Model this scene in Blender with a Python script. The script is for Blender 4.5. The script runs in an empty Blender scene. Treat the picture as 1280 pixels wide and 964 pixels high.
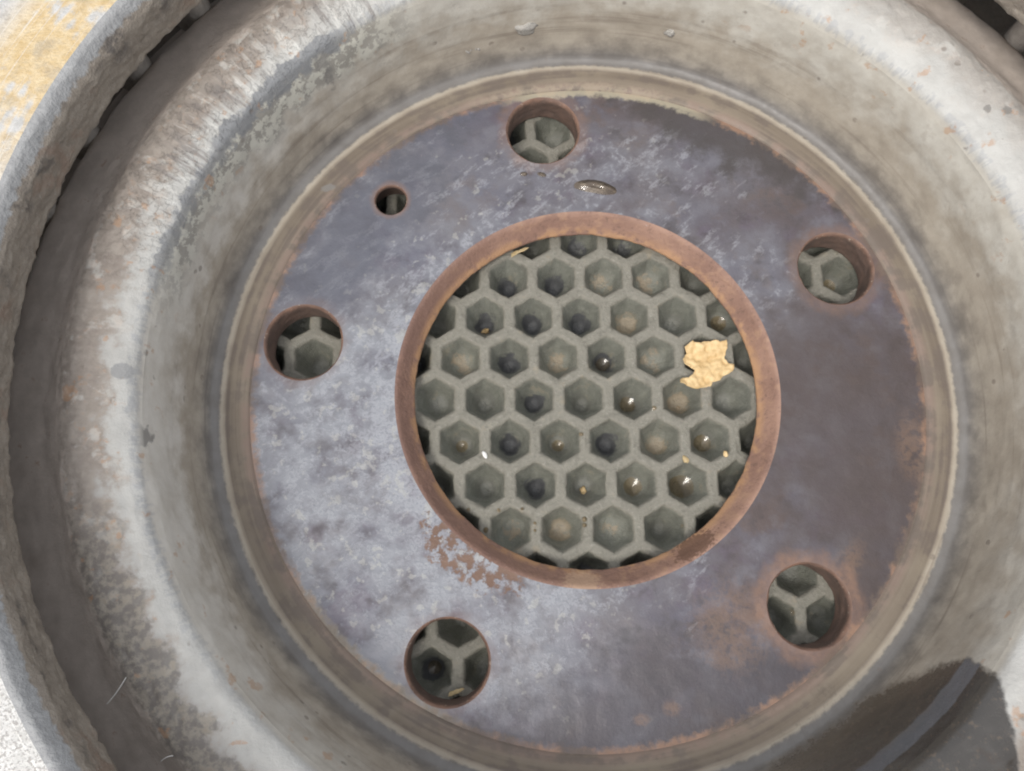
import bpy, bmesh, math, random
from mathutils import Matrix, Vector, noise as mnoise
from mathutils.geometry import delaunay_2d_cdt

S = bpy.context.scene
MM = 0.001
rng = random.Random(7)

# ------------------------------------------------------------------ camera
cam_d = bpy.data.cameras.new("camera")
cam_d.sensor_fit = 'HORIZONTAL'
cam_d.sensor_width = 36.0
cam_d.lens = 36.0 * 931.0 / 1280.0
cam_d.clip_start = 0.002
cam_d.clip_end = 100.0
cam = bpy.data.objects.new("camera", cam_d)
S.collection.objects.link(cam)
cam.matrix_world = Matrix(((0.99982, -0.01899, 0.00098, -14.43 * MM),
                           (0.01873, 0.97474, -0.22257, -31.43 * MM),
                           (0.00327, 0.22255, 0.97492, 139.73 * MM),
                           (0, 0, 0, 1)))
S.camera = cam

# ------------------------------------------------------------------ sky and sun
SUN_EL, SUN_AZ = 60.0, 236.0          # azimuth measured from +X, counter-clockwise: light comes from the left
w = bpy.data.worlds.new("World"); S.world = w; w.use_nodes = True
wn, wl = w.node_tree.nodes, w.node_tree.links
bg = wn["Background"]; bg.inputs["Strength"].default_value = 0.148
sky = wn.new("ShaderNodeTexSky"); sky.sky_type = 'NISHITA'; sky.sun_disc = False
sky.sun_elevation = math.radians(SUN_EL)
sky.sun_rotation = math.radians(90 - SUN_AZ)
sky.air_density = 1.0; sky.dust_density = 6.0; sky.ozone_density = 1.0
hs = wn.new("ShaderNodeHueSaturation"); hs.inputs["Saturation"].default_value = 0.38
mx = wn.new("ShaderNodeMix"); mx.data_type = 'RGBA'; mx.inputs[0].default_value = 0.45
mx.inputs[7].default_value = (6.3, 6.5, 6.9, 1)      # the even overcast layer
wl.new(sky.outputs[0], hs.inputs["Color"]); wl.new(hs.outputs[0], mx.inputs[6])
wl.new(mx.outputs[2], bg.inputs["Color"])
sd = bpy.data.lights.new("sun", 'SUN'); sd.energy = 0.9; sd.angle = math.radians(15)
sd.color = (1.0, 0.965, 0.91)
sun = bpy.data.objects.new("sun", sd); S.collection.objects.link(sun)
e, a = math.radians(SUN_EL), math.radians(SUN_AZ)
sun.rotation_euler = Vector((math.cos(e) * math.cos(a), math.cos(e) * math.sin(a), math.sin(e))).to_track_quat('Z', 'Y').to_euler()

vs = S.view_settings
S.display_settings.display_device = 'sRGB'
vs.view_transform = 'Standard'; vs.look = 'None'; vs.gamma = 1.0; vs.use_curve_mapping = False
vs.exposure = 0.42
S.render.engine = 'CYCLES'
S.cycles.use_denoising = True
S.cycles.max_bounces = 8
S.cycles.pixel_filter_type = 'BLACKMAN_HARRIS'; S.cycles.filter_width = 2.0

# ------------------------------------------------------------------ shader helpers
class V:
    """a float socket with arithmetic"""
    def __init__(s, b, sock): s.b, s.s = b, sock
    def __add__(s, o): return s.b.m('ADD', s, o)
    def __radd__(s, o): return s.b.m('ADD', o, s)
    def __sub__(s, o): return s.b.m('SUBTRACT', s, o)
    def __rsub__(s, o): return s.b.m('SUBTRACT', o, s)
    def __mul__(s, o): return s.b.m('MULTIPLY', s, o)
    __rmul__ = __mul__
    def __truediv__(s, o): return s.b.m('DIVIDE', s, o)

class B:
    def __init__(s, name):
        s.mat = bpy.data.materials.new(name); s.mat.use_nodes = True
        s.n, s.l = s.mat.node_tree.nodes, s.mat.node_tree.links
        s.bsdf = s.n["Principled BSDF"]
        g = s.n.new("ShaderNodeNewGeometry")
        vm = s.n.new("ShaderNodeVectorMath"); vm.operation = 'SCALE'; vm.inputs["Scale"].default_value = 1000.0
        s.l.new(g.outputs["Position"], vm.inputs[0]); s.P = vm.outputs[0]      # millimetres
        sp = s.n.new("ShaderNodeSeparateXYZ"); s.l.new(s.P, sp.inputs[0])
        s.x, s.y, s.z = (V(s, sp.outputs[i]) for i in range(3))
        s.r = s.m('SQRT', s.x * s.x + s.y * s.y)
        s.cx, s.cy = s.x / s.r, s.y / s.r
    def put(s, inp, v):
        if isinstance(v, V): s.l.new(v.s, inp)
        elif hasattr(v, 'is_output'): s.l.new(v, inp)
        else:
            try: inp.default_value = v
            except Exception: inp.default_value = (v[0], v[1], v[2], 1)
    def m(s, op, a, b=None):
        n = s.n.new("ShaderNodeMath"); n.operation = op
        s.put(n.inputs[0], a)
        if b is not None: s.put(n.inputs[1], b)
        return V(s, n.outputs[0])
    def clamp(s, v):
        n = s.n.new("ShaderNodeClamp"); s.put(n.inputs[0], v); return V(s, n.outputs[0])
    def ss(s, v, lo, hi):
        n = s.n.new("ShaderNodeMapRange"); n.interpolation_type = 'SMOOTHSTEP'
        s.put(n.inputs[0], v)
        if lo <= hi: n.inputs[1].default_value, n.inputs[2].default_value, n.inputs[3].default_value, n.inputs[4].default_value = lo, hi, 0, 1
        else: n.inputs[1].default_value, n.inputs[2].default_value, n.inputs[3].default_value, n.inputs[4].default_value = hi, lo, 1, 0
        return V(s, n.outputs[0])
    def vec(s, x, y, z):
        n = s.n.new("ShaderNodeCombineXYZ")
        for i, v in enumerate((x, y, z)): s.put(n.inputs[i], v)
        return n.outputs[0]
    def noise(s, size, detail=4, rough=0.55, vec=None, off=0.0, dist=0.0):
        """noise with features of about `size` (mm when vec is None), contrast-stretched to about 0..1"""
        n = s.n.new("ShaderNodeTexNoise")
        n.inputs["Scale"].default_value = 1.0 / size; n.inputs["Detail"].default_value = detail
        n.inputs["Roughness"].default_value = rough
        n.inputs["Distortion"].default_value = dist
        va = s.n.new("ShaderNodeVectorMath"); va.operation = 'ADD'
        va.inputs[1].default_value = (off * 17.3 * size, off * 9.1 * size, off * 31.7 * size)
        s.l.new(vec if vec is not None else s.P, va.inputs[0]); s.l.new(va.outputs[0], n.inputs["Vector"])
        return s.ss(V(s, n.outputs[0]), 0.22, 0.78)
    def polar(s, ang_mm, rad_mm):
        """vector stretched along the ring: ang_mm along the circle, rad_mm across it, seamless"""
        return s.vec(s.cx * (75.0 / ang_mm), s.cy * (75.0 / ang_mm), (s.r + s.z * 0.8) / rad_mm)
    def voro(s, size, vec=None):
        n = s.n.new("ShaderNodeTexVoronoi"); n.inputs["Scale"].default_value = 1.0 / size
        s.l.new(vec if vec is not None else s.P, n.inputs["Vector"])
        return V(s, n.outputs["Distance"])
    def mix(s, a, b, f):
        n = s.n.new("ShaderNodeMix"); n.data_type = 'RGBA'
        s.put(n.inputs[0], f); s.put(n.inputs[6], a if not isinstance(a, tuple) else (*a, 1)); s.put(n.inputs[7], b if not isinstance(b, tuple) else (*b, 1))
        return n.outputs[2]
    def blob(s, x, y, rx, ry=None, rot=0.0, soft=0.5, warp=None, amt=0.35):
        """soft stain of its own outline round a spot of the object (mm)"""
        ry = ry or rx; c, k = math.cos(math.radians(rot)), math.sin(math.radians(rot))
        dx, dy = s.x - x, s.y - y
        u = (dx * c + dy * k) / rx; v = (dy * c - dx * k) / ry
        d = s.m('SQRT', u * u + v * v)
        if warp is not None: d = d + (warp - 0.5) * (2 * amt)
        return s.ss(d, 1.0 + soft * 0.5, max(0.02, 1.0 - soft * 0.5))
    def arc(s, deg, half, soft):
        """1 inside the sector of +-half degrees round the direction deg"""
        d = s.cx * math.cos(math.radians(deg)) + s.cy * math.sin(math.radians(deg))
        return s.ss(d, math.cos(math.radians(min(180, half + soft))), math.cos(math.radians(max(0, half - soft))))
    def mx(s, a, b): return s.m('MAXIMUM', a, b)
    def done(s, color, rough, metallic=0.0, bump=None, dist=0.25, strength=1.0, spec=0.5):
        s.put(s.bsdf.inputs["Base Color"], color); s.put(s.bsdf.inputs["Roughness"], rough)
        s.put(s.bsdf.inputs["Metallic"], metallic); s.put(s.bsdf.inputs["Specular IOR Level"], spec)
        if bump is not None:
            n = s.n.new("ShaderNodeBump"); n.inputs["Distance"].default_value = dist * MM; n.inputs["Strength"].default_value = strength
            s.put(n.inputs["Height"], bump); s.l.new(n.outputs[0], s.bsdf.inputs["Normal"])
        return s.mat

HOLES = [(56 * math.cos(t), 56 * math.sin(t)) for t in [1.735 - 2 * math.pi * k / 5 for k in range(5)]]
LOC = (-40.0, 38.8)

def mat_plate():
    b = B("stained_plate_steel")
    n1 = b.noise(16, 5); n2 = b.noise(5, 6, 0.6, off=1); n3 = b.noise(1.6, 5, 0.6, off=2); n4 = b.noise(0.55, 3, 0.6, off=3)
    col = b.mix((0.102, 0.078, 0.073), (0.120, 0.119, 0.150), b.clamp(n1 * 0.8 + b.ss(b.x, 25, -45) * 0.3))
    nb = b.noise(9, 5, 0.6, off=21)
    col = b.mix(col, (0.115, 0.078, 0.062), b.ss(nb, 0.62, 0.9) * 0.55)
    col = b.mix(col, (0.115, 0.092, 0.118), b.ss(nb, 0.35, 0.08) * 0.6)
    col = b.mix(col, (0.175, 0.172, 0.192), b.ss(n2, 0.45, 0.95) * 0.6)
    col = b.mix(col, (0.065, 0.056, 0.056), b.ss(n2, 0.42, 0.05) * 0.6)
    # lighter bluish-grey half: left and lower left, the collar of the bore, the top
    reg = b.blob(-40, -22, 34, 30, 30, 0.9, n1, 0.35)
    reg = b.mx(reg, b.blob(-22, -44, 26, 17, 0, 0.9, n2, 0.3))
    reg2 = b.blob(-40, 12, 26, 44, 10, 1.2, n1, 0.4)
    reg3 = b.mx(b.ss(b.r, 44, 38) * b.arc(160, 150, 25), b.blob(4, 46, 30, 10, 0, 1.0, n2, 0.5))
    reg3 = b.mx(reg3, b.blob(36, 22, 8, 13, 20, 0.8, n2, 0.5))
    grey = b.clamp(reg * 0.75 + reg2 * 0.42 + reg3 * 0.3)
    col = b.mix(col, (0.245, 0.255, 0.278), grey * b.ss(n2 * 0.6 + nb * 0.4, 0.0, 0.75))
    # chalky specks, denser in the lighter area
    lim = b.clamp(reg * 0.42 + reg2 * 0.16 + reg3 * 0.30)
    d1 = b.ss(n3 * 0.6 + n2 * 0.4 + lim * 0.55, 0.74, 1.0)
    c, k = math.cos(math.radians(42)), math.sin(math.radians(42))
    sv = b.vec((b.x * c + b.y * k) / 5.0, (b.y * c - b.x * k) / 2.0, 0.0)
    st = b.noise(1.0, 4, 0.6, vec=sv, off=5)
    d2 = b.ss(st + reg3 * 0.14 + reg2 * 0.12, 0.72, 1.0) * b.ss(n1 + reg2 * 0.5 + reg3 * 0.5, 0.55, 0.9) * b.ss(b.x, 48, 30)
    dep = b.clamp(b.mx(d1 * b.clamp(lim * 3.0) * 0.85, d2 * 0.7) * b.ss(n4, 0.0, 0.6))
    col = b.mix(col, (0.47, 0.48, 0.51), dep * 0.45)
    cream = b.ss(b.noise(2.2, 4, off=8) + lim * 0.25, 0.86, 0.98)
    col = b.mix(col, (0.50, 0.49, 0.43), cream * 0.28 * b.ss(b.x, 30, -5))
    # darker purple-brown right half, bottom and top right, with rust spots
    right = b.blob(52, -12, 20, 34, 10, 0.9, n1, 0.4)
    col = b.mix(col, (0.086, 0.067, 0.062), right * 0.75)
    low = b.blob(18, -56, 34, 10, 8, 0.8, n2, 0.4)
    col = b.mix(col, (0.080, 0.074, 0.082), low * 0.65)
    top = b.blob(30, 55, 34, 6.0, -28, 0.9, n2, 0.5)
    col = b.mix(col, (0.07, 0.062, 0.06), top * 0.8)
    blue = b.blob(-47, 30, 8, 28, -35, 1.0, n2, 0.4)
    col = b.mix(col, (0.115, 0.12, 0.145), blue * 0.7)
    rust = b.mx(b.blob(26, -43, 6.5, 7, 0, 0.9, n3, 0.6), b.blob(24.8, -48, 4, 2.6, 0, 0.8, n3, 0.5))
    rust = b.mx(rust, b.mx(b.blob(46.5, -33, 6, 2.2, 55, 0.8, n3, 0.5), b.blob(61.5, -10, 3, 6, 0, 0.8, n3, 0.5)))
    rust = b.mx(rust, b.mx(b.blob(14.5, -57, 1.5, 1.2, 0, 0.8, n3, 0.5), b.blob(9, -59, 1.6, 1.0, 0, 0.8, n3, 0.5)))
    col = b.mix(col, (0.30, 0.185, 0.115), rust * 0.32 * b.ss(n3, 0.0, 0.7))
    brown = b.mx(b.blob(-23.5, -31.5, 6.5, 3.0, -40, 0.5, n3, 0.8), b.blob(-17, -35, 4, 2.2, -20, 0.6, n3, 0.8))
    col = b.mix(col, (0.15, 0.085, 0.055), brown * b.ss(n3, 0.75, 0.35) * 0.95)
    halo = None
    for i, (hx, hy) in enumerate(HOLES):
        wd = (1.3, 1.4, 1.8, 0.7, 0.8)[i]
        h = b.blob(hx, hy, 8.0 + wd, None, 0, 0.28, n2, 0.12)
        h = h * (0.6, 0.5, 0.95, 0.25, 0.3)[i]
        halo = h if halo is None else b.mx(halo, h)
    halo = b.mx(halo, b.blob(*LOC, 4.0, None, 0, 0.3, n3, 0.1) * 0.8)
    col = b.mix(col, b.mix((0.19, 0.125, 0.10), (0.33, 0.19, 0.12), n3), halo * 0.6)
    edge = b.ss(b.r + (n3 - 0.5) * 1.6, 63.2, 64.6)
    col = b.mix(col, b.mix((0.16, 0.12, 0.095), (0.33, 0.2, 0.13), b.ss(n2, 0.35, 0.8)), edge * 0.75)
    crm = b.ss(b.r + (n3 - 0.5) * 1.2, 62.8, 64.0) * b.mx(b.arc(86, 18, 4), b.arc(232, 16, 5))
    col = b.mix(col, (0.50, 0.46, 0.34), crm * b.clamp(b.ss(b.y, -30, 0) + 0.35) * 0.6)
    wetd = b.blob(20, -52, 40, 14, 10, 0.8, n1, 0.3)
    rough = b.clamp(0.40 + n3 * 0.18 + dep * 0.25 - wetd * 0.06)
    hgt = n2 * 0.35 + n3 * 0.4 + n4 * 0.15 + dep * 0.4
    return b.done(col, rough, 0.22, hgt, 0.08)

def mat_bore():
    b = B("rusted_bore_chamfer")
    n1 = b.noise(11, 4); n2 = b.noise(2.2, 5, off=1); n3 = b.noise(0.6, 4, 0.6, off=2)
    col = b.mix((0.21, 0.12, 0.09), (0.345, 0.21, 0.152), n1)
    col = b.mix(col, (0.40, 0.25, 0.16), b.ss(n2, 0.5, 0.95) * 0.45)
    col = b.mix(col, (0.11, 0.07, 0.055), b.ss(n3 * 0.5 + n2 * 0.5, 0.42, 0.12) * 0.45)
    col = b.mix(col, (0.165, 0.095, 0.075), b.arc(195, 60, 35) * b.ss(n1 * 0.5 + n2 * 0.5, 0.15, 0.6) * 0.8)  # left side darker: its shade is put into the rust colour
    inner = b.ss(b.r, 35.2, 34.0)
    col = b.mix(col, (0.47, 0.27, 0.13), inner * b.ss(n1 + n2, 0.6, 1.2) * 0.6)
    col = b.mix(col, (0.13, 0.07, 0.045), b.blob(20, -29, 4.2, 1.5, 35, 0.3, n3, 0.4) * 0.8)
    col = b.mix(col, (0.48, 0.33, 0.22), b.blob(-1, -36, 3.2, 2, 0, 0.6, n3, 0.4) * 0.6)
    col = b.mix(col, (0.42, 0.40, 0.40), b.ss(n3, 0.86, 0.98) * b.ss(b.r, 35.6, 37.0) * 0.6)
    return b.done(col, 0.72 - n2 * 0.15, 0.0, n2 * 0.5 + n3 * 0.6, 0.10)

def mat_cast():
    """hat wall, its rim and the neck: limed, rusted cast iron"""
    b = B("weathered_cast_iron")
    n1 = b.noise(18, 4); n2 = b.noise(5, 5, 0.6, off=1); n3 = b.noise(1.5, 5, 0.6, off=2); n4 = b.noise(0.5, 3, 0.6, off=3)
    ra = b.noise(1.0, 4, 0.6, vec=b.vec(b.cx * 22, b.cy * 22, b.r * 0.07), off=4)     # radial streaks
    ci = b.noise(1.0, 3, 0.5, vec=b.polar(40, 1.1), off=6)                              # turned rings
    # foot of the wall: tan bands
    tan_ = b.mix((0.35, 0.305, 0.245), (0.44, 0.395, 0.325), n2)
    tan_ = b.mix(tan_, (0.20, 0.165, 0.13), b.ss(ci, 0.6, 1.0) * 0.5)
    col = tan_
    foot = b.ss(b.r, 69.6, 68.6)
    col = b.mix(col, b.mix(b.mix((0.145, 0.115, 0.086), (0.21, 0.172, 0.13), ci), (0.25, 0.21, 0.155), b.ss(n1, 0.45, 0.9) * 0.6), foot)
    purple = b.ss(b.r, 66.9, 65.4) * b.ss(n2 + n1 * 0.5, 0.4, 1.0)
    col = b.mix(col, (0.24, 0.165, 0.135), purple * 0.55)
    col = b.mix(col, (0.125, 0.10, 0.085), b.ss(n2 * 0.6 + ci * 0.4, 0.55, 0.3) * foot * 0.6)
    line = b.ss(b.r + (n3 - 0.5) * 0.5, 68.7, 69.1) * b.ss(b.r + (n3 - 0.5) * 0.5, 69.9, 69.5)
    col = b.mix(col, (0.34, 0.27, 0.19), line * 0.12)
    crm = b.ss(b.r + (n3 - 0.5) * 1.5, 66.6, 65.4) * b.mx(b.arc(92, 16, 8), b.arc(230, 18, 6) * 0.5) * b.ss(n3 * 0.5 + n2 * 0.5, 0.3, 0.6)
    col = b.mix(col, (0.38, 0.33, 0.235), crm * 0.7 * b.clamp(b.ss(b.y, -30, 0) + 0.25) * 0.6)
    dark = b.ss(b.r + (n3 - 0.5) * 0.5, 69.7, 70.4) * b.ss(b.r + b.z * 0.12 + (n2 - 0.5) * 1.0, 73.9, 71.7)
    col = b.mix(col, b.mix((0.115, 0.108, 0.102), (0.155, 0.152, 0.152), n2), dark * 0.85)
    # upper wall: grey lime thickening towards the ridge
    up = b.ss(b.z + (n2 - 0.5) * 8 + (n1 - 0.5) * 5, 9.0, 21.0)
    side = b.clamp(0.75 + b.arc(70, 62, 40) * 0.8)  # paler round the upper right, its lit side put into the colour
    col = b.mix(col, b.mix((0.45, 0.42, 0.36), (0.57, 0.55, 0.49), n2), up * side * 0.85)
    lower = b.ss(b.z, 2.0, 9.0)
    col = b.mix(col, (0.30, 0.26, 0.21), b.ss(n2 * 0.6 + n3 * 0.4, 0.62, 0.95) * lower * 0.45)
    # left wall lightened in colour against its shade; flaking on the upper left
    lft_light = b.arc(182, 38, 22) * b.ss(b.z + (n2 - 0.5) * 8, 7.0, 17.0)
    col = b.mix(col, b.mix((0.54, 0.505, 0.44), (0.66, 0.63, 0.57), n2), lft_light * 0.75)
    fl = b.arc(146, 24, 8) * b.ss(b.z + (n2 - 0.5) * 5, 14.5, 19.0)
    flm = b.ss(b.noise(2.4, 6, 0.7, off=9), 0.42, 0.54)
    col = b.mix(col, b.mix((0.21, 0.20, 0.175), (0.50, 0.49, 0.42), flm), fl * 0.7)
    # rim: white lime on the inner half, brown rust mottling outwards
    rim = b.ss(b.z, 22.6, 24.0) * b.ss(b.r, 73.9, 74.7)
    white = b.mix((0.38, 0.37, 0.345), (0.515, 0.51, 0.48), b.clamp(n2 * 0.7 + ra * 0.4))
    col = b.mix(col, white, rim)
    outr = b.ss(b.r + (n2 - 0.5) * 5.0 + (ra - 0.5) * 3.0 + (n1 - 0.5) * 3, 77.2, 82.8)
    brown = b.mix((0.20, 0.165, 0.14), (0.36, 0.32, 0.275), b.clamp(n3 * 0.6 + ra * 0.4))
    brown = b.mix(brown, (0.31, 0.19, 0.12), b.ss(n3 * 0.5 + n2 * 0.5, 0.6, 0.82) * 0.6)
    brown = b.mix(brown, (0.55, 0.54, 0.50), b.ss(n2, 0.62, 0.9) * 0.6)
    outr = b.mx(outr, b.arc(175, 45, 14) * b.ss(b.r + (n2 - 0.5) * 5.0 + (n3 - 0.5) * 2.0, 76.2, 80.0))
    rightclean = b.arc(38, 40, 20)
    col = b.mix(col, brown, rim * outr * (1.0 - rightclean * 0.45))
    # blistered radial blotches, upper left
    bl = b.arc(141, 22, 7) * rim * b.ss(b.r, 83.5, 80.0)
    rb = b.noise(1.0, 4, 0.62, vec=b.vec(b.cx * 42, b.cy * 42, b.r * 0.10), off=11)
    col = b.mix(col, (0.20, 0.18, 0.165), bl * b.ss(rb, 0.56, 0.85) * 0.75)
    col = b.mix(col, (0.72, 0.71, 0.66), bl * b.ss(rb, 0.40, 0.15) * 0.4)
    # peeling dotted seam along the ridge, blue-grey metal showing
    rr = b.r + (n3 - 0.5) * 0.9
    seam = b.ss(rr, 74.35, 74.7) * b.ss(rr, 75.9, 75.5) * b.ss(b.z, 21.5, 23)
    dots = b.ss(b.noise(1.0, 3, 0.6, vec=b.vec(b.cx * 75, b.cy * 75, b.r * 0.6), off=13), 0.42, 0.62)
    thin = b.mx(b.arc(165, 55, 20), b.arc(38, 30, 12))
    col = b.mix(col, (0.22, 0.235, 0.27), seam * dots * thin * 0.28)
    fat = b.ss(rr + (n2 - 0.5) * 1.2, 73.9, 74.3) * b.ss(rr + (n2 - 0.5) * 1.6, 76.2, 75.7) * b.arc(140, 12, 3) * b.ss(b.z, 20.5, 22)
    fat = b.mx(fat, b.ss(rr, 73.9, 74.3) * b.ss(rr + (n2 - 0.5) * 1.2, 75.6, 75.2) * b.arc(158, 12, 4) * b.ss(b.z, 20.5, 22) * 0.75)
    col = b.mix(col, (0.205, 0.21, 0.215), fat * 0.9)
    # lower left: dark grit between brown rust and lime
    grit = b.arc(218, 16, 8) * rim * b.ss(b.r + (n2 - 0.5) * 6, 78.5, 80.0)
    col = b.mix(col, b.mix((0.155, 0.14, 0.125), (0.30, 0.27, 0.22), b.ss(n3, 0.3, 0.8)), grit * 0.75)
    # spots
    sp = b.blob(-76.4, -4.1, 1.5, 1.35, 0, 0.25, n4, 0.1)
    col = b.mix(col, (0.27, 0.27, 0.265), sp * 0.9)
    sp2 = b.mx(b.blob(66.1, 44.8, 0.65, None, 0, 0.4, n4, 0.2), b.blob(69.2, 44.3, 0.75, None, 0, 0.4, n4, 0.2))
    sp2 = b.mx(sp2, b.mx(b.blob(-50.2, 55, 1.5, 1.0, 40, 0.5, n3, 0.4), b.blob(-52.8, 40.8, 1.3, .7, 20, 0.5, n3, 0.4)) * b.ss(b.z, 24, 22))
    sp2 = b.mx(sp2, b.blob(-73.2, -14.3, 0.7, 2.0, 10, 0.4, n3, 0.5) * b.ss(b.z, 23.5, 22))
    col = b.mix(col, (0.20, 0.19, 0.175), sp2 * 0.8)
    pits = b.ss(b.voro(4.2), 0.17, 0.10) * b.ss(n2, 0.5, 0.7)
    col = b.mix(col, (0.17, 0.14, 0.115), pits * 0.6)
    orange = b.ss(b.noise(3.2, 5, off=15), 0.80, 0.92) * b.ss(b.z, 14, 20)
    col = b.mix(col, (0.40, 0.22, 0.11), orange * 0.5)
    # neck in the vent gap: pale brown, lightened against the shade there
    neck = b.ss(b.r + (n3 - 0.5) * 0.9 + (n2 - 0.5) * 0.8, 84.2, 86.2)
    col = b.mix(col, b.mix((0.37, 0.315, 0.27), (0.55, 0.48, 0.42), b.clamp(n2 * 0.6 + n3 * 0.4)), neck)
    col = b.mix(col, (0.27, 0.16, 0.10), neck * b.ss(n3 * 0.5 + n2 * 0.5, 0.7, 0.85) * 0.5)
    # wet patch, lower right
    wn_ = (n2 - 0.5) * 2.4 + (n3 - 0.5) * 1.2
    at2 = b.m('ARCTAN2', b.y, b.x) * 57.29578
    k = b.clamp((at2 + 52.0) / 15.0)
    zmin = 2.6 + k * k * 17.0 + b.ss(at2, -62, -85) * 14.0
    wet = b.ss(b.z + wn_ * 1.1 + (n4 - 0.5) * 1.2 - zmin, -1.5, 1.5) * b.ss(b.x + wn_ * 0.35, 57.9, 57.2) * b.ss(at2, -35, -36) * b.ss(at2, -110, -95) * (0.72 + 0.28 * b.ss(at2, -72, -50))
    sand = b.ss(n4 * 0.5 + n3 * 0.5, 0.66, 0.8)
    wcol = b.mix(b.mix((0.050, 0.045, 0.040), (0.088, 0.072, 0.056), b.ss(b.z - zmin, 9, 2)), (0.14, 0.105, 0.075), sand * 0.6)
    col = b.mix(col, wcol, wet * 0.95)
    sky_arc = wet * b.ss(b.z + (n2 - 0.5) * 0.5, 16.2, 16.5) * b.ss(b.z + (n2 - 0.5) * 0.5, 20.3, 20.0)  # sky reflection on the wet wall, painted in as a blue-grey strip
    col = b.mix(col, (0.150, 0.154, 0.164), sky_arc * 0.92)
    rough = b.clamp(0.52 + n3 * 0.2 - dark * 0.15 - wet * 0.36 - fat * 0.2)
    hgt = (n2 * 0.5 + n3 * 0.6 + n4 * 0.25 + rim * bl * rb * 0.6 + fl * flm * 0.6 - pits * 0.5) * (1.0 - wet * 0.93) * (0.35 + 0.65 * rim)
    return b.done(col, rough, 0.0, hgt, 0.11)

def mat_ring():
    b = B("rough_ring_iron")
    n1 = b.noise(14, 4); n2 = b.noise(4, 5, 0.6, off=1); n3 = b.noise(1.2, 5, 0.65, off=2); n4 = b.noise(0.4, 3, 0.6, off=3)
    col = b.mix((0.19, 0.16, 0.13), (0.35, 0.305, 0.25), b.clamp(n2 * 0.55 + n3 * 0.45))
    col = b.mix(col, (0.22, 0.14, 0.10), b.ss(n2 * 0.5 + n1 * 0.5, 0.6, 0.85) * 0.55)
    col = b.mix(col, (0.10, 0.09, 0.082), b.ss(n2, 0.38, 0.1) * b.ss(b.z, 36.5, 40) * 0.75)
    col = b.mix(col, (0.40, 0.385, 0.35), b.ss(n4, 0.85, 0.97) * 0.5)
    cham = b.ss(b.z + (n2 - 0.5) * 1.2 + (n3 - 0.5) * 0.7, 41.6, 42.2)
    col = b.mix(col, b.mix((0.26, 0.26, 0.258), (0.35, 0.35, 0.345), n3), cham)
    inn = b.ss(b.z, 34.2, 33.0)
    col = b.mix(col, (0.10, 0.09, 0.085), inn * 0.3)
    return b.done(col, 0.7 - cham * 0.15, 0.0, n2 * 0.6 + n3 * 0.7 + n4 * 0.3, 0.2)

def mat_face():
    b = B("scored_friction_face")
    n2 = b.noise(5, 5, 0.6, off=1); n3 = b.noise(1.2, 4, 0.6, off=2); n4 = b.noise(0.45, 3, 0.65, off=3); n1 = b.noise(15, 3, off=7)
    ci = b.noise(1.0, 4, 0.6, vec=b.vec(b.cx * 1.6, b.cy * 1.6, b.r / 1.3), off=4)
    fi = b.noise(1.0, 3, 0.6, vec=b.vec(b.cx * 3.0, b.cy * 3.0, b.r / 0.28), off=5)
    steel = b.mix((0.40, 0.39, 0.365), (0.70, 0.69, 0.67), b.clamp(n3 * 0.6 + ci * 0.4))
    yel = b.mix((0.56, 0.39, 0.17), (0.70, 0.56, 0.34), n3)
    ym = b.arc(150, 14, 8) * b.ss(n2 * 0.5 + ci * 0.3 + n1 * 0.4, 0.38, 0.62) * b.ss(b.r, 104, 97)
    col = b.mix(steel, yel, ym * 0.92)
    col = b.mix(col, (0.72, 0.70, 0.66), b.ss(fi, 0.78, 0.92) * 0.6)
    col = b.mix(col, (0.27, 0.255, 0.235), b.ss(n4 * 0.7 + n3 * 0.3, 0.52, 0.68) * 0.8 * b.arc(222, 22, 12) + b.ss(n2, 0.55, 0.9) * b.arc(150, 20, 10) * 0.35)
    return b.done(col, 0.5, 0.3, fi * 0.4 + n4 * 0.8, 0.10)

def mat_sleeve():
    b = B("rusted_hole_wall")
    n2 = b.noise(3.0, 4, off=1); n3 = b.noise(0.8, 4, 0.6, off=2)
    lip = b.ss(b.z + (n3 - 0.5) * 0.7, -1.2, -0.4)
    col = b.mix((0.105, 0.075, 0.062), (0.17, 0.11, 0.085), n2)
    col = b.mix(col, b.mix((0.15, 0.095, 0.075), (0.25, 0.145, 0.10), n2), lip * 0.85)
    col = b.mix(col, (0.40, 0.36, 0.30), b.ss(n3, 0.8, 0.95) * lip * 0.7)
    return b.done(col, 0.65, 0.0, n2 * 0.4 + n3 * 0.6, 0.1)

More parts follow.
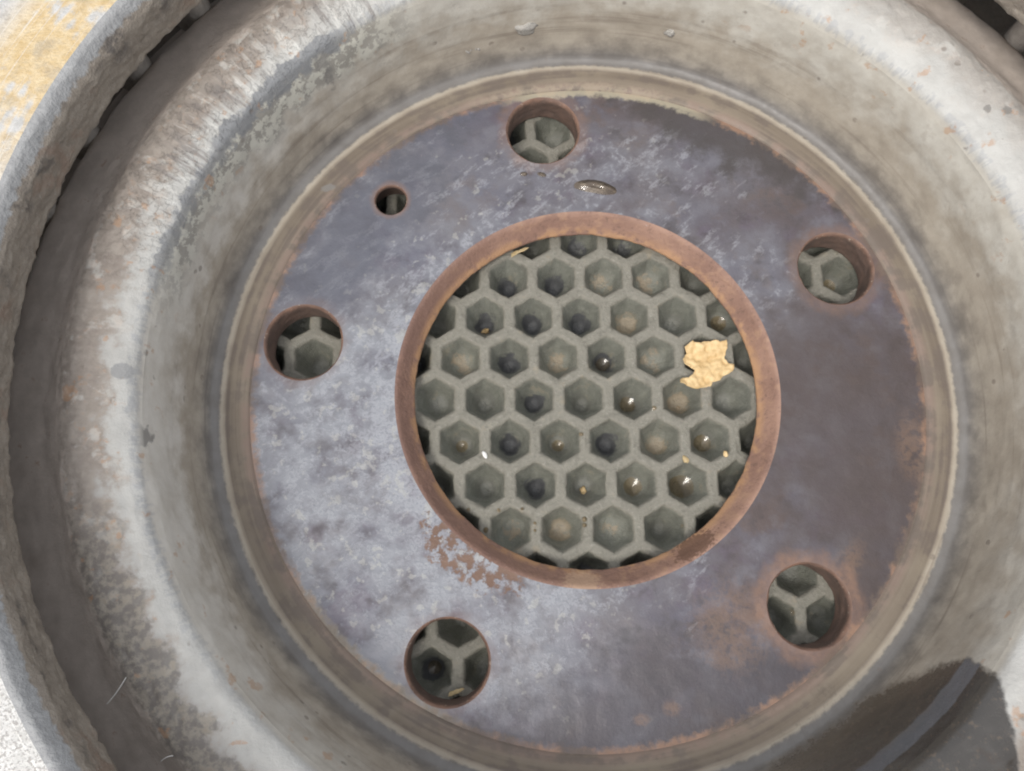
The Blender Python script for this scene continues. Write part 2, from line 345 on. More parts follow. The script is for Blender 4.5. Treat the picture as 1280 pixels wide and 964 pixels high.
def mat_mat():
    b = B("dusty_grey_moulding")
    n1 = b.noise(12, 4); n2 = b.noise(2.6, 5, 0.6, off=1); n3 = b.noise(0.7, 4, 0.6, off=2); n4 = b.noise(0.25, 2, 0.6, off=3)
    at = b.n.new("ShaderNodeAttribute"); at.attribute_type = 'OBJECT'; at.attribute_name = "silt"
    silt = V(b, at.outputs["Fac"])
    col = b.mix((0.180, 0.172, 0.140), (0.265, 0.252, 0.210), b.clamp(n2 * 0.5 + n3 * 0.5))
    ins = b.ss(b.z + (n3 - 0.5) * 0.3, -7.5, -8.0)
    # inside the pits the colour turns to a darker greenish grey
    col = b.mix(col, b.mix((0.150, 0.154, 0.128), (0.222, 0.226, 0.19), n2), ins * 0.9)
    col = b.mix(col, (0.36, 0.35, 0.31), b.ss(n3 * 0.6 + n4 * 0.4, 0.66, 0.85) * 0.35)
    col = b.mix(col, (0.15, 0.14, 0.115), b.ss(n2 * 0.6 + n3 * 0.4, 0.36, 0.12) * 0.55)
    col = b.mix(col, (0.30, 0.25, 0.17), b.ss(n2 + n1 * 0.4, 0.95, 1.25) * 0.4)
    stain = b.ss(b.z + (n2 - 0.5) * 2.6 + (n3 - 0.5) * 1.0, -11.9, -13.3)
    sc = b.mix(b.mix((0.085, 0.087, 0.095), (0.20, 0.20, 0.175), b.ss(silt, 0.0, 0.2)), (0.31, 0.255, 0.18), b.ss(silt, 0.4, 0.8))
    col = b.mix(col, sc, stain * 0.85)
    col = b.mix(col, (0.13, 0.125, 0.11), b.ss(b.voro(2.6), 0.16, 0.08) * b.ss(n2, 0.6, 0.8) * 0.5)
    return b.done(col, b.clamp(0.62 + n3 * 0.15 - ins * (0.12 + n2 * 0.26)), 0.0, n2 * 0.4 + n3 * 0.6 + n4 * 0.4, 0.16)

def mat_simple(name, c1, c2, size=1.5, rough=0.7, bump=0.1, spec=0.5):
    b = B(name); n2 = b.noise(size, 4, off=1); n3 = b.noise(size * 0.3, 4, 0.6, off=2)
    return b.done(b.mix(c1, c2, b.clamp(n2 * 0.6 + n3 * 0.4)), rough, 0.0, n2 * 0.5 + n3 * 0.5, bump, spec=spec)

def mat_water():
    m = bpy.data.materials.new("clear_water"); m.use_nodes = True
    n, l = m.node_tree.nodes, m.node_tree.links; n.clear()
    out = n.new("ShaderNodeOutputMaterial"); mixs = n.new("ShaderNodeMixShader")
    fr = n.new("ShaderNodeFresnel"); fr.inputs["IOR"].default_value = 1.45
    tr = n.new("ShaderNodeBsdfTransparent"); tr.inputs["Color"].default_value = (0.95, 0.86, 0.72, 1)
    gl = n.new("ShaderNodeBsdfGlossy"); gl.inputs["Roughness"].default_value = 0.05
    l.new(fr.outputs[0], mixs.inputs[0]); l.new(tr.outputs[0], mixs.inputs[1]); l.new(gl.outputs[0], mixs.inputs[2])
    l.new(mixs.outputs[0], out.inputs["Surface"])
    return m

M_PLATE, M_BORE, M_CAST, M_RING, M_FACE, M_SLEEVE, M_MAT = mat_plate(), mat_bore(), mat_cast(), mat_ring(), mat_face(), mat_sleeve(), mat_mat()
M_WATER = mat_water()
M_FLAKE = mat_simple("tan_flake", (0.48, 0.31, 0.125), (0.80, 0.61, 0.34), 3.4, 0.55, 0.12)
M_CRUMB = mat_simple("pale_crumb", (0.42, 0.30, 0.13), (0.62, 0.50, 0.30), 0.8)
M_WHITE = mat_simple("white_fleck", (0.75, 0.74, 0.70), (0.8, 0.8, 0.78), 0.8, 0.4)
M_LUMP = mat_simple("grey_crust", (0.30, 0.285, 0.25), (0.42, 0.40, 0.37), 1.2)
M_HAIR = mat_simple("pale_fibre", (0.55, 0.53, 0.48), (0.65, 0.63, 0.6), 1.0)
M_GROUND = mat_simple("grey_concrete", (0.20, 0.195, 0.18), (0.30, 0.29, 0.27), 20.0, 0.85, 0.4)
M_VANE = mat_simple("dark_scale", (0.24, 0.215, 0.19), (0.42, 0.38, 0.33), 3.0, 0.8, 0.2)

# ------------------------------------------------------------------ geometry helpers
def link(name, verts, faces, mat, parent=None, smooth=True, loc=(0, 0, 0)):
    me = bpy.data.meshes.new(name)
    me.from_pydata([(v[0] * MM, v[1] * MM, v[2] * MM) for v in verts], [], faces)
    me.materials.append(mat)
    if smooth: me.polygons.foreach_set("use_smooth", [True] * len(me.polygons))
    me.update()
    o = bpy.data.objects.new(name, me); S.collection.objects.link(o)
    o.location = [c * MM for c in loc]
    if parent: o.parent = parent
    return o

def thing(name, label, cat, group=None, loc=(0, 0, 0)):
    o = bpy.data.objects.new(name, None); S.collection.objects.link(o); o.location = [c * MM for c in loc]
    o.empty_display_size = 0.01
    return tag(o, label, cat, group)

def tag(o, label, cat, group=None):
    o["label"] = label; o["category"] = cat
    if group: o["group"] = group
    return o

def fbm(x, y, z, s, oct=4):
    return mnoise.fractal(Vector((x / s, y / s, z / s)), 0.8, 2.0, oct)

def dense(profile, step):
    out = []
    for (r0, z0), (r1, z1) in zip(profile, profile[1:]):
        n = max(1, int(math.ceil(math.hypot(r1 - r0, z1 - z0) / step)))
        out += [(r0 + (r1 - r0) * i / n, z0 + (z1 - z0) * i / n) for i in range(n)]
    return out + [profile[-1]]

def chaikin(p, k=2):
    for _ in range(k):
        q = [p[0]]
        for a, c in zip(p, p[1:]):
            q += [(a[0] * .75 + c[0] * .25, a[1] * .75 + c[1] * .25), (a[0] * .25 + c[0] * .75, a[1] * .25 + c[1] * .75)]
        p = q + [p[-1]]
    return p

def lathe(name, prof, mat, parent, seg=540, disp=None, closed=False, centre=(0, 0)):
    """turn (r, z) round the axis; disp(x, y, z, r) -> (dr, dz)"""
    vs_, fs = [], []
    n = len(prof)
    for k in range(seg):
        t = 2 * math.pi * k / seg; c, s_ = math.cos(t), math.sin(t)
        for r, z in prof:
            if disp:
                dr, dz = disp(r * c, r * s_, z, r)
            else: dr = dz = 0
            vs_.append(((r + dr) * c + centre[0], (r + dr) * s_ + centre[1], z + dz))
    m_ = n if closed else n - 1
    for k in range(seg):
        a0, b0 = k * n, ((k + 1) % seg) * n
        for i in range(m_):
            j = (i + 1) % n
            fs.append((a0 + i, b0 + i, b0 + j, a0 + j))
    return link(name, vs_, fs, mat, parent)

# ------------------------------------------------------------------ ground and mat
ground = link("ground", [(-1500, -1500, -19), (1500, -1500, -19), (1500, 1500, -19), (-1500, 1500, -19)], [(0, 1, 2, 3)], M_GROUND)
ground["kind"] = "structure"

mat_root = thing("honeycomb_mat", "grey dusty mat of hexagonal pits under the rusty disc", "mat", loc=(0, 0, -19))
PITCH = 9.976
ROT = 0.0275
LC = (5.15, -8.74)                                       # centre of one cell
ex = (math.cos(ROT) * PITCH, math.sin(ROT) * PITCH)
ey = (-ex[0] * .5 + math.sin(ROT) * 8.64, -ex[1] * .5 - math.cos(ROT) * 8.64)   # half step left, one row down

FLOOR = {}
def cell(cx, cy, shallow, silt, sharp):
    vs_, fs = [], []
    N = 36
    top = -7.1
    # (apothem, z, hexness 1..0)
    base = [(PITCH / 2, top - .8, 1), (PITCH / 2, top, 1), (PITCH / 2, top, 1), (PITCH / 2 - .5, top + .01, 1), (4.2, top - .03, 1), (3.98, top - .14, 1), (3.74, top - .5, .99), (3.4, top - 1.5, .9),
            (2.85, top - 2.8, .62), (2.3, top - 4.0, .3), (1.75, top - 5.1, .08), (1.4, top - 5.9, 0), (1.0, top - 6.4, 0), (0.5, top - 6.5, 0)]
    base = [(a_, top + (z_ - top) * 1.25, h_) for a_, z_, h_ in base]
    wob = [rng.uniform(-.12, .12) for _ in range(3)]
    fl = top - 8.12 + shallow * 1.25
    for ap, z, hx in base:
        z2 = max(z, fl) if shallow else z
        zz = z if z > fl + .5 else max(z2, fl + (z - (top - 8.12)) * .3)
        for k in range(N):
            t = 2 * math.pi * k / N + math.pi / 6 + ROT
            d = ((2 * math.pi * k / N + math.pi / 6) % (math.pi / 3)) - math.pi / 6      # offset from the facet's middle
            d = ((2 * math.pi * k / N) % (math.pi / 3)) - math.pi / 6
            hexr = ap / math.cos(d)
            rr = hexr * hx + ap * 1.04 * (1 - hx)
            x, y = cx + rr * math.cos(t + 0), cy + rr * math.sin(t + 0)
            outer = ap > 4.9
            nz = fbm(x, y, z, 3.2, 3)
            nn = fbm(x + 40, y, z, 1.1, 3)
            inw = 0.0 if outer else (nn * 0.12 + nz * 0.20)
            chip = 0.0 if outer else max(0.0, fbm(x + 90, y, 0, 2.3, 3) - .35) * 0.9 * (1 if ap > 3.5 else .3)
            deep = 0.0 if ap > 3.5 else min(1, (3.5 - ap) / 1.5)
            vs_.append((x + inw * math.cos(t) + wob[0] * deep * 2, y + inw * math.sin(t) + wob[1] * deep * 2, zz + nz * 0.10 + (0 if outer else nn * (0.06 + .22 * deep)) - chip))
    vs_.append((cx, cy, max(top - 8.17, fl - .05)))
    R_ = len(base)
    for i in range(R_ - 1):
        if i == 1: continue                              # the side skirt keeps its own normals
        for k in range(N):
            k2 = (k + 1) % N
            fs.append((i * N + k, i * N + k2, (i + 1) * N + k2, (i + 1) * N + k))
    for k in range(N): fs.append(((R_ - 1) * N + k, (R_ - 1) * N + (k + 1) % N, R_ * N))
    FLOOR[(cx, cy)] = fl
    o = link("cell", [(x, y, z + 19) for x, y, z in vs_], fs, M_MAT, mat_root)
    o["silt"] = silt
    return o

cells = []
filled = [(4.3, 25.6), (14.6, 25.8), (9.5, 16.9), (-25.9, 8.0), (-5.8, 8.8), (15.5, 9.3), (20.0, 0.9), (-13.9, -26.4), (-4.0, -26.6), (6.0, -26.0), (14.7, -8.8)]
dark_pits = [(-15.1, 7.8), (-1.0, 16.7), (-10.7, 16.5), (-20.9, 16.3), (-15.9, 25.7), (-9.9, -0.6), (-14.6, -9.3), (-9.0, -17.7), (5.0, 8.6), (-5.5, 26.4)]
for j in range(-10, 11):
    for i in range(-16, 17):
        cx = LC[0] + ex[0] * i + ey[0] * j + ex[0] * math.floor(j / 2.0 + .01) * 1.0
        cy = LC[1] + ex[1] * i + ey[1] * j + ex[1] * math.floor(j / 2.0 + .01) * 1.0
        if math.hypot(cx, cy) > 74.0: continue
        cells.append((cx, cy))
        near = min(math.hypot(cx - fx, cy - fy) for fx, fy in filled)
        ndark = min(math.hypot(cx - fx, cy - fy) for fx, fy in dark_pits)
        silt = 0.9 if near < 4.0 else (0.0 if ndark < 4.0 else rng.choice([0.0, .2, .25, .4]))
        sh = rng.uniform(1.2, 2.3) if near < 4.0 else (0 if ndark < 4.0 else rng.choice([0, .4, .8, 1.4]))
        cell(cx, cy, sh, silt, 0)
lathe("mat_base", [(0.5, 0.2), (77, 0.2), (78, 1.0), (78, 2.4), (77, 3.2), (0.5, 3.2)], M_MAT, mat_root, seg=96)

# ------------------------------------------------------------------ brake disc
disc = thing("brake_disc", "large rusty vented brake disc with five bolt holes lying hub side down", "brake disc")

def plate_z(x, y):
    r = math.hypot(x, y)
    f = min(1, (r - 37.1) / 1.0, (64.7 - r) / 1.0)
    for hx, hy in HOLES: f = min(f, (math.hypot(x - hx, y - hy) - 7.75) / 1.0)
    f = max(0, min(f, (math.hypot(x - LOC[0], y - LOC[1]) - 3.4) / .7))
    return f * (fbm(x, y, 0, 9, 4) * 0.10 + fbm(x, y, 7, 2.2, 4) * 0.05)

def plate_mesh(step, zf, r0, r1, hr, lr, flip=False):
    pts, rings = [], []
    def ring(cx, cy, r, n):
        s0 = len(pts)
        for k in range(n):
            t = 2 * math.pi * k / n; pts.append(Vector((cx + r * math.cos(t), cy + r * math.sin(t))))
        rings.append([(s0 + k, s0 + (k + 1) % n) for k in range(n)])
    ring(0, 0, r1, 540); ring(0, 0, r0, 540)
    for h in HOLES: ring(*h, hr, 72); 
    ring(*LOC, lr, 48)
    edges = [e_ for r_ in rings for e_ in r_]
    for h in HOLES:
        for dr, n in ((.35, 72), (.8, 60), (1.4, 48)):
            for k in range(n):
                t = 2 * math.pi * (k + .5) / n; q = Vector((h[0] + (hr + dr) * math.cos(t), h[1] + (hr + dr) * math.sin(t)))
                if q.length < r1 - .3: pts.append(q)
    jr = random.Random(3)
    n = int(r1 / step) + 1
    for iy in range(-n, n + 1):
        for ix in range(-n, n + 1):
            q = Vector(((ix + .5 * (iy % 2)) * step + jr.uniform(-.1, .1) * step, iy * step * .87))
            if not (r0 + step * .4 < q.length < r1 - step * .4): continue
            if any((q - Vector(h)).length < hr + 1.6 for h in HOLES) or (q - Vector(LOC)).length < lr + step * .5: continue
            pts.append(q)
    vo, eo, fo, *_ = delaunay_2d_cdt(pts, edges, [], 0, 1e-5)
    fs = []
    for f in fo:
        c = sum((vo[i] for i in f), Vector((0, 0))) / len(f)
        if c.length < r0 or c.length > r1 or any((c - Vector(h)).length < hr * .998 for h in HOLES) or (c - Vector(LOC)).length < lr * .998: continue
        a_, b_, c_ = (vo[i] for i in f[:3])
        if ((b_ - a_).cross(c_ - a_) < 0) != flip: f = list(reversed(f))
        fs.append(tuple(f))
    return [(v.x, v.y, zf(v.x, v.y)) for v in vo], fs

v1, f1 = plate_mesh(0.8, plate_z, 37.1, 64.7, 7.75, 3.4)
v2, f2 = plate_mesh(3.0, lambda x, y: -7.0, 35.6, 70.0, 7.6, 4.9, True)
link("mounting_plate", v1 + v2, f1 + [tuple(i + len(v1) for i in f) for f in f2], M_PLATE, disc)

def nd(amp, s=2.0, fine=0.4):
    def f(x, y, z, r):
        n = fbm(x, y, z, s, 4) * amp + fbm(x + 31, y, z, s * .3, 3) * amp * fine
        return n * .8, n * .6
    return f

def bore_disp(x, y, z, r):
    if r > 37.0 or z < -6.5: return 0, 0
    n = fbm(x, y, z, 3, 4) * .12 + fbm(x, y, z + 9, .8, 3) * .06
    return n, n * .5
lathe("bore_chamfer", dense([(37.1, 0), (36.7, -.12), (36.2, -.6), (34.1, -3.4), (33.75, -3.9), (33.8, -4.3), (34.6, -4.8), (35.6, -7.0)], .35), M_BORE, disc, disp=bore_disp)

def sleeve(name, r, centre, dz=7.0):
    out = .05
    prof = dense([(r, 0), (r - .14, -.10), (r - .38, -.42), (r - .5, -1.0), (r - .5, -dz + .7), (r - .15, -dz)], .4)
    def d(x, y, z, rr):
        if z > -.05 or z < -6.8: return 0, 0
        n = fbm(x + centre[0], y + centre[1], z, 2, 4) * .16; return n, 0
    return lathe(name, prof, M_SLEEVE, disc, seg=90, disp=d, centre=centre)
for h in HOLES: sleeve("bolt_hole", 7.75, h)
lathe("locating_hole", dense([(3.4, 0), (3.3, -.08), (3.15, -.3), (3.15, -1.0), (3.4, -1.3), (4.8, -1.6), (4.9, -7.0)], .3), M_SLEEVE, disc, seg=64, centre=LOC)

# wall of the hat, seen from inside, and its outside below the ring
wall_prof = chaikin([(64.7, 0.0), (65.0, .35), (65.6, .62), (67.0, .85), (68.6, .98), (69.2, 1.1), (69.7, 1.08), (70.2, 1.02), (70.9, 1.2), (71.7, 1.7), (72.3, 3.6), (72.8, 7.5),
                     (73.2, 13), (73.5, 17.5), (73.9, 20.6), (74.3, 22.4)], 2)
def wall_disp(x, y, z, r):
    if r < 64.9: return 0, 0
    k = min(1, (r - 64.9) / .6)
    n = fbm(x, y, z, 8, 3) * .22 + fbm(x, y, z + 5, 1.8, 4) * .07
    k2 = min(1, max(0, (22.4 - z) / .8))
    return n * k * k2, n * .3 * k * k2
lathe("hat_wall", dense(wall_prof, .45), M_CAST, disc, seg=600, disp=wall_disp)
rim_prof = chaikin([(74.3, 22.4), (74.8, 23.7), (75.6, 24.5), (76.8, 25.1), (79.0, 25.9), (82.0, 26.5), (84.0, 26.5), (85.2, 26.1), (86.4, 25.2)], 2)
def rim_disp(x, y, z, r):
    k = min(1, max(0, (r - 74.3) / .5), max(0, (86.4 - r) / .6))
    ang = math.degrees(math.atan2(y, x))
    n = fbm(x, y, z, 6, 4) * .22 + fbm(x, y, z, 1.5, 4) * .12
    bl = max(0, 1 - abs(ang - 141) / 26)
    t = math.atan2(y, x)
    st = mnoise.fractal(Vector((math.cos(t) * 40, math.sin(t) * 40, r * .1)), .8, 2, 3)
    n += bl * st * .35 * min(1, max(0, (r - 75) / 2))
    return n * .3 * k, n * k
lathe("hat_rim", dense(rim_prof, .45), M_CAST, disc, seg=720, disp=rim_disp)
neck_prof = chaikin([(86.4, 25.2), (88.0, 24.0), (90.0, 23.0), (93.0, 22.3), (96.0, 21.8), (97.6, 20.9), (98.2, 17.0), (99.6, 15.0), (104, 14.5)], 2)
lathe("neck", dense(neck_prof, .8), M_CAST, disc, seg=420, disp=lambda x, y, z, r: (0, fbm(x, y, z, 4, 4) * .3 * min(1, (r - 86.4) / 1.0) * min(1, (104 - r) / 2)))
ob = [(104, 14.5), (142.5, 14.5), (143.5, 13.5), (143.5, 8.6), (142.5, 7.6), (90, 7.6), (85, 7.0), (81, 4), (79.5, 0), (78.5, -5), (76.5, -7), (70, -7.0)]
lathe("outboard_friction_ring", dense(ob, 4.0), M_RING, disc, seg=240)

# inboard friction ring, nearest the camera
ib_in = chaikin([(89.6, 33.0), (88.6, 33.1), (88.05, 33.6), (87.9, 35.5), (87.2, 39.0), (86.9, 40.6), (87.1, 41.4), (87.75, 42.8), (88.3, 43.55), (89.2, 43.6)], 2)
def ib_disp(x, y, z, r):
    k = min(1, max(0, (89.2 - r) / .5))
    rough = 1 if z < 40.8 else .35
    n = fbm(x, y, z, 3, 5) * .35 + fbm(x, y, z + 20, .9, 4) * .20
    return n * k * rough, n * .25 * k * rough
inb = lathe("inboard_friction_ring", dense(ib_in, .4), M_RING, disc, seg=720, disp=ib_disp)
lathe("friction_face", dense([(89.2, 43.6), (142.8, 43.6), (143.5, 43.0), (143.5, 33.6), (142.8, 33.0)], .9), M_FACE, inb, seg=360)
lathe("ring_underside", [(142.8, 33.0), (120, 33.0), (89.6, 33.0)], M_RING, inb, seg=240)

# cooling vanes between the two rings: one mesh, copied round the circle
def vane_mesh():
    vs_, fs = [], []
    out = []
    L0, L1, W = 97.0, 141.0, 2.4
    for k in range(9):
        t = math.pi / 2 + math.pi * k / 8
        out.append((L0 + W + W * math.cos(t), W * math.sin(t)))
    for k in range(9):
        t = -math.pi / 2 + math.pi * k / 8
        out.append((L1 - 3 + 3 * math.cos(t), 3 * math.sin(t)))
    n = len(out)
    lv = [14.2, 16, 19, 29, 31.6, 33.4]
    fl = [1.25, .35, 0, 0, .35, 1.25]
    for z, g in zip(lv, fl):
        for x, y in out:
            cx_ = min(max(x, L0 + W), L1 - 3)
            d = math.hypot(x - cx_, y) or 1
            vs_.append((x + (x - cx_) / d * g, y + y / d * g, z))
    for i in range(len(lv) - 1):
        for k in range(n):
            fs.append((i * n + k, i * n + (k + 1) % n, (i + 1) * n + (k + 1) % n, (i + 1) * n + k))
    return link("vane", vs_, fs, M_VANE, disc)
v0 = vane_mesh(); NV = 40
for k in range(NV):
    o = v0 if k == 0 else v0.copy()
    if k: S.collection.objects.link(o); o.parent = disc
    o.rotation_euler.z = 2 * math.pi * (k + .35) / NV

# ------------------------------------------------------------------ loose bits
def nugget(name, loc, size, mat, label, cat, group=None, flat=.6, seed=0, rot=0, amp=.35):
    bm = bmesh.new(); bmesh.ops.create_icosphere(bm, subdivisions=3, radius=1)
    sx, sy, sz = size
    c, s_ = math.cos(rot), math.sin(rot)
    vs_ = []
    for v in bm.verts:
        k = 1 + amp * mnoise.fractal(v.co * 1.3 + Vector((seed * 7.1, seed, 0)), .8, 2, 3)
        x, y, z = v.co.x * k * sx, v.co.y * k * sy, v.co.z * k * sz
        vs_.append((x * c - y * s_, x * s_ + y * c, z))
    fs = [tuple(v.index for v in f.verts) for f in bm.faces]; bm.free()
    return tag(link(name, vs_, fs, mat, loc=loc), label, cat, group)

# tan flake lying across three pits
FL = [(20.3, 10.5), (21.8, 11.7), (22.6, 11.4), (23.7, 11.5), (24.4, 11.9), (25.5, 11.75), (26.7, 12.0), (27.3, 11.6), (28.6, 11.9), (28.8, 10.3), (28.4, 8.3), (29.2, 7.2), (30.2, 7.0), (29.9, 5.7), (28.6, 4.9), (27.9, 4.6),
      (27.2, 3.7), (25.8, 3.4), (25.3, 2.4), (24.0, 2.2), (22.2, 1.9), (20.4, 2.3), (19.1, 2.9), (19.3, 3.9), (20.8, 4.0), (21.9, 5.0), (22.3, 5.7), (21.6, 6.3), (20.2, 7.0), (19.9, 8.0), (20.8, 9.3)]
def flake(name, poly, z, mat, label, cat, curl=.5, step=.35, ox=0, oy=0):
    n0 = len(poly); pp = []
    for i in range(n0):                                   # ragged outline
        a_, b_ = Vector(poly[i]), Vector(poly[(i + 1) % n0])
        m_ = max(1, int((b_ - a_).length / step))
        for k in range(m_):
            q = a_.lerp(b_, k / m_)
            if k: q += Vector((mnoise.noise(Vector((q.x * 2, q.y * 2, 1))), mnoise.noise(Vector((q.x * 2, q.y * 2, 9))))) * step * .5
            pp.append(q)
    nb = len(pp); edges = [(i, (i + 1) % nb) for i in range(nb)]
    xs, ys = [q.x for q in pp], [q.y for q in pp]
    pts = list(pp); y = min(ys); row = 0
    while y < max(ys):
        x = min(xs) + (row % 2) * step * .5
        while x < max(xs): pts.append(Vector((x, y))); x += step
        y += step * .87; row += 1
    vo, eo, fo, *_ = delaunay_2d_cdt(pts, edges, [list(range(nb))], 1, 1e-4)
    cx_, cy_ = sum(xs) / nb, sum(ys) / nb
    zz = lambda v: curl * (fbm(v.x, v.y, 3, 3.2, 3) * .55 + fbm(v.x, v.y, 8, 1.0, 3) * .18 + (math.hypot(v.x - cx_, v.y - cy_) / 5.5) ** 2 * .45)
    top = [(v.x - cx_, v.y - cy_, zz(v) + .16) for v in vo]; bot = [(v.x - cx_, v.y - cy_, zz(v)) for v in vo]
    N = len(vo)
    fs = []
    cnt = {}
    for f in fo:
        f = list(f); a_, b_, c_ = (vo[i] for i in f[:3])
        if (b_ - a_).cross(c_ - a_) < 0: f.reverse()
        fs.append(tuple(f)); fs.append(tuple(i + N for i in reversed(f)))
        for i in range(len(f)): cnt[(f[i], f[(i + 1) % len(f)])] = 1
    for (a_, b_) in list(cnt):
        if (b_, a_) not in cnt: fs.append((b_, a_, a_ + N, b_ + N))
    return tag(link(name, top + bot, fs, mat, loc=(cx_, cy_, z)), label, cat)
flake("flake", FL, -6.5, M_FLAKE, "large crumpled yellow-tan flake lying across the pits inside the centre bore", "flake", 1.9)
flake("flake", [(-15.2, 29.6), (-14.3, 30.2), (-13.6, 30.7), (-12.7, 31.0), (-11.5, 31.9), (-12.3, 31.9), (-13.2, 31.5), (-14.4, 31.1), (-15.3, 30.4)], -6.85, M_CRUMB,
      "small cream sliver under the upper left edge of the centre bore", "flake", .4, .25)
flake("flake", [(-25.2, -56.9), (-24.3, -56.6), (-23.3, -56.2), (-22.2, -55.5), (-22.6, -55.3), (-23.8, -55.6), (-25.0, -56.1)], -6.3, M_CRUMB,
      "pale gold flake at the bottom of the lower left bolt hole", "flake", .5, .2)

def floor_at(x, y): return FLOOR[min(cells, key=lambda c: math.hypot(c[0] - x, c[1] - y))]
nugget("crumb", (-20.6, 15.6, floor_at(-20.6, 15.6) + .3), (.75, .6, .45), M_FLAKE, "orange-tan crumb in the pit nearest the upper left of the bore", "crumb", seed=1, amp=.8)
nugget("crumb", (0.4, -18.2, floor_at(0.4, -18.2) + .3), (.55, .75, .4), M_FLAKE, "yellow crumb in the bottom of a dark pit low in the bore", "crumb", seed=2, amp=.8)
nugget("crumb", (20.0, -12.3, -6.95), (.5, .8, .3), M_CRUMB, "small beige crumb on the wall above the pit with the largest water pool", "crumb", seed=3, rot=.5)
nugget("crumb", (28.0, -11.0, -6.95), (.5, .65, .3), M_FLAKE, "rusty orange crumb on the mat near the right edge of the bore", "crumb", seed=4)
nugget("fleck", (-19.7, -12.1, -6.95), (.42, .85, .25), M_WHITE, "bright white oval fleck on a cell wall at the left of the bore", "fleck", seed=5, rot=.5, amp=.1)

def lump_on_wall(ang, z, size, label, seed, rwall=None):
    r = {10: 73.0, 12: 73.2, 14: 73.4}.get(z, 73.2)
    t = math.radians(ang)
    o = nugget("crust_lump", (r * math.cos(t), r * math.sin(t), z), size, M_LUMP, label, "lump", "crust lumps on the hat wall", seed=seed, rot=t, amp=.45)
    return o
def ang_of(x, y): return math.degrees(math.atan2(y, x))
lump_on_wall(ang_of(-12.6, 69), 10, (.75, 2.1, 1.5), "large grey crust lump on the inner wall above the top bolt hole", 11)
lump_on_wall(ang_of(-23.8, 66), 7, (.6, .85, .8), "left one of a pair of small crust lumps on the upper inner wall", 12)
lump_on_wall(ang_of(-21.8, 66), 7, (.6, .75, .8), "right one of a pair of small crust lumps on the upper inner wall", 13)
lump_on_wall(ang_of(15.2, 69), 10, (.6, 1.1, .9), "lone small crust lump on the inner wall at the upper right", 14)

# fibres caught on the rim
def fibre(pts, r, label):
    cu = bpy.data.curves.new("fibre", 'CURVE'); cu.dimensions = '3D'; cu.bevel_depth = r * MM; cu.bevel_resolution = 1
    sp = cu.splines.new('POLY'); sp.points.add(len(pts) - 1)
    for q, p in zip(sp.points, pts): q.co = (p[0] * MM, p[1] * MM, p[2] * MM, 1)
    tmp = bpy.data.objects.new("fibre", cu); S.collection.objects.link(tmp)
    dg = bpy.context.evaluated_depsgraph_get()
    me = bpy.data.meshes.new_from_object(tmp.evaluated_get(dg)); bpy.data.objects.remove(tmp)
    me.materials.clear(); me.materials.append(M_HAIR)
    o = bpy.data.objects.new("fibre", me); S.collection.objects.link(o)
    return tag(o, label, "fibre")
def bez(a_, c_, b_, n=14):
    return [tuple((1 - t) ** 2 * a_[i] + 2 * t * (1 - t) * c_[i] + t * t * b_[i] for i in range(3)) for t in [k / n for k in range(n + 1)]]
fibre(bez((-71.1, -53.0, 26.6), (-69.6, -51.6, 27.3), (-68.8, -49.4, 26.7)), .09, "longer pale fibre caught on the outer edge of the rim at the lower left")
fibre(bez((-62.5, -60.3, 26.6), (-61.6, -59.5, 27.0), (-60.9, -59.6, 26.6)), .08, "short pale fibre on the rim at the very bottom left")

# water: a domed drop is a flattened cap with a rounded edge
def drop(name, loc, rx, ry, h, label, group=None, rot=0, bend=0):
    vs_, fs = [], []
    N, R_ = 32, 9
    c, s_ = math.cos(rot), math.sin(rot)
    for i in range(R_):
        u = i / (R_ - 1) * math.pi / 2
        uu = 1 - i / (R_ - 1) * .98; rr, z = uu, h * (.55 * (1 - uu) + .45 * (1 - uu ** 2.5))
        for k in range(N):
            t = 2 * math.pi * k / N
            w_ = 1 + .10 * mnoise.noise(Vector((math.cos(t) * 1.5 + loc[0], math.sin(t) * 1.5 + loc[1], 0)))
            x, y = rr * rx * math.cos(t) * w_, rr * ry * math.sin(t) * w_
            y -= bend * (x / rx) ** 2
            z *= 1 + .16 * mnoise.noise(Vector((x * .9 + loc[0], y * .9, 3.3)))
            vs_.append((x * c - y * s_, x * s_ + y * c, z))
    for i in range(R_ - 1):
        for k in range(N): fs.append((i * N + k, i * N + (k + 1) % N, (i + 1) * N + (k + 1) % N, (i + 1) * N + k))
    fs.append(tuple((R_ - 1) * N + k for k in range(N)))
    return tag(link(name, vs_, fs, M_WATER, loc=loc), label, "water drop", group)
drop("water_drop", (1.8, 42.6, .03), 4.5, 1.5, .95, "largest water drop on the plate, a long bead above the centre bore", rot=math.radians(-9), bend=.5)
drop("water_drop", (-13.0, 45.1, .03), .75, .55, .25, "small water drop below the top bolt hole, farther from the long bead")
drop("water_drop", (-9.3, 45.1, .03), .95, .5, .25, "small water drop below the top bolt hole, nearer to the long bead", rot=-.3)
pool = [((29.7, 17.7), 1.5, "dark water pool in the pit at the far upper right of the bore"),
        ((5.2, 9.2), 1.4, "water bead in the pit left of the centre right, two pits left of the flake"),
        ((10.2, 0.3), 1.5, "water bead in a pit right of the middle of the bore"),
        ((25.4, -8.4), 1.75, "black glossy water pool in the pit below the tan flake"),
        ((10.8, -17.0), 1.7, "water pool with a bright glint in the lower pit beside the largest pool"),
        ((21.0, -17.6), 2.5, "largest water pool, half filling a pit at the lower right of the bore"),
        ((-24.9, -8.6), 1.1, "water bead in the pit beside the left edge of the bore"),
        ((-4.7, -8.6), 1.1, "water bead in the pit just below the middle of the bore"),
        ((54.4, 27.4), 1.3, "water bead in the pit seen through the upper right bolt hole"),
        ((-27.8, -52.0), 1.2, "water bead in the pit seen through the lower left bolt hole")]
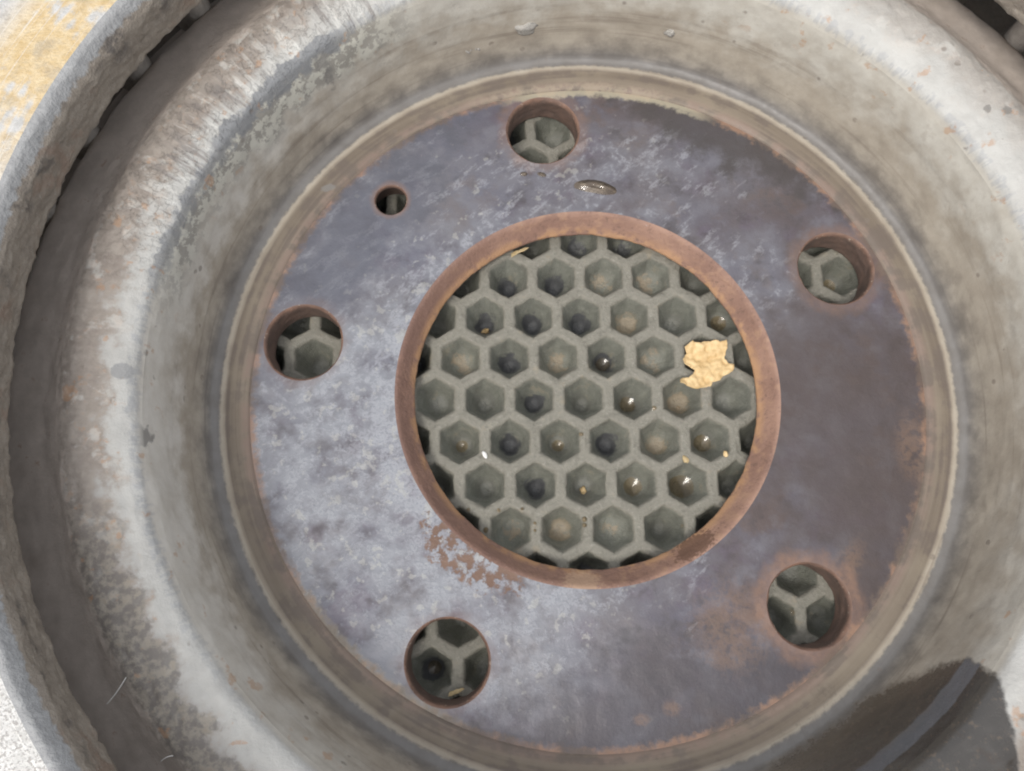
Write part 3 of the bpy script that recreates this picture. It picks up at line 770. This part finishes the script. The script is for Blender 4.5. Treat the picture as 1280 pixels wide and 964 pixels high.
def water_pool(loc, r, label):
    """water lying in a pit: its surface dips to the middle and climbs the wall"""
    vs_, fs = [(0, 0, -.36 * r)], []
    N, R_ = 36, 7
    for i in range(1, R_ + 1):
        u = i / R_
        for k in range(N):
            t = 2 * math.pi * k / N
            wv = 1 + .10 * mnoise.noise(Vector((math.cos(t) * 1.6 + loc[0], math.sin(t) * 1.6 + loc[1], 0)))
            vs_.append((u * r * wv * math.cos(t), u * r * wv * math.sin(t), -r * (.27 * (1 - u) + .09 * (1 - u * u))))
    for k in range(N): fs.append((0, 1 + k, 1 + (k + 1) % N))
    for i in range(R_ - 1):
        for k in range(N): fs.append((1 + i * N + k, 1 + (i + 1) * N + k, 1 + (i + 1) * N + (k + 1) % N, 1 + i * N + (k + 1) % N))
    return tag(link("water_pool", vs_, fs, M_WATER, loc=loc), label, "water pool", "water lying in the pits")
for (px, py), r, lab in pool:
    qx, qy = min(cells, key=lambda c: math.hypot(c[0] - px, c[1] - py))
    zc = max(FLOOR[(qx, qy)] + .12 + .36 * r, -14.9 + max(0, (r - 1.0)) * 1.9 + .1)
    water_pool((qx, qy, zc), r * 1.12, lab)
beads = [((-22.6, -22.8), "tiny water bead hard against the lower left edge of the bore"),
         ((-16.7, -22.9), "tiny water bead on the wall above the first pit of the bottom row"),
         ((-19.1, -26.7), "tiny water bead left of the first pit of the bottom row"),
         ((-12.1, -22.5), "tiny water bead at the upper right of the first pit of the bottom row"),
         ((-9.6, -25.2), "upper of two water beads between the first and second pits of the bottom row"),
         ((-9.6, -26.6), "lower of two water beads between the first and second pits of the bottom row"),
         ((0, -24.3), "upper of two water beads between the second and third pits of the bottom row"),
         ((0, -25.4), "lower of two water beads between the second and third pits of the bottom row"),
         ((-.6, -7.6), "single tiny water bead on a cell wall just below the middle of the bore"),
         ((14.1, -2.0), "tiny water bead on the cell wall below and left of the tan flake"),
         ((18.9, -1.9), "tiny water bead on the cell wall straight below the tan flake"),
         ((18.9, -25.2), "tiny water bead beside the last pit of the bottom row at the lower right"),
         ((39.3, -41), "tiny water bead on the cell wall seen through the lower right bolt hole")]
for (bx, by), lab in beads:
    r = rng.uniform(.3, .5)
    drop("water_bead", (bx, by, -7.12), r, r * rng.uniform(.8, 1.3), r * .55, lab, "tiny water beads on the cell walls" if math.hypot(bx, by) < 35 else None)
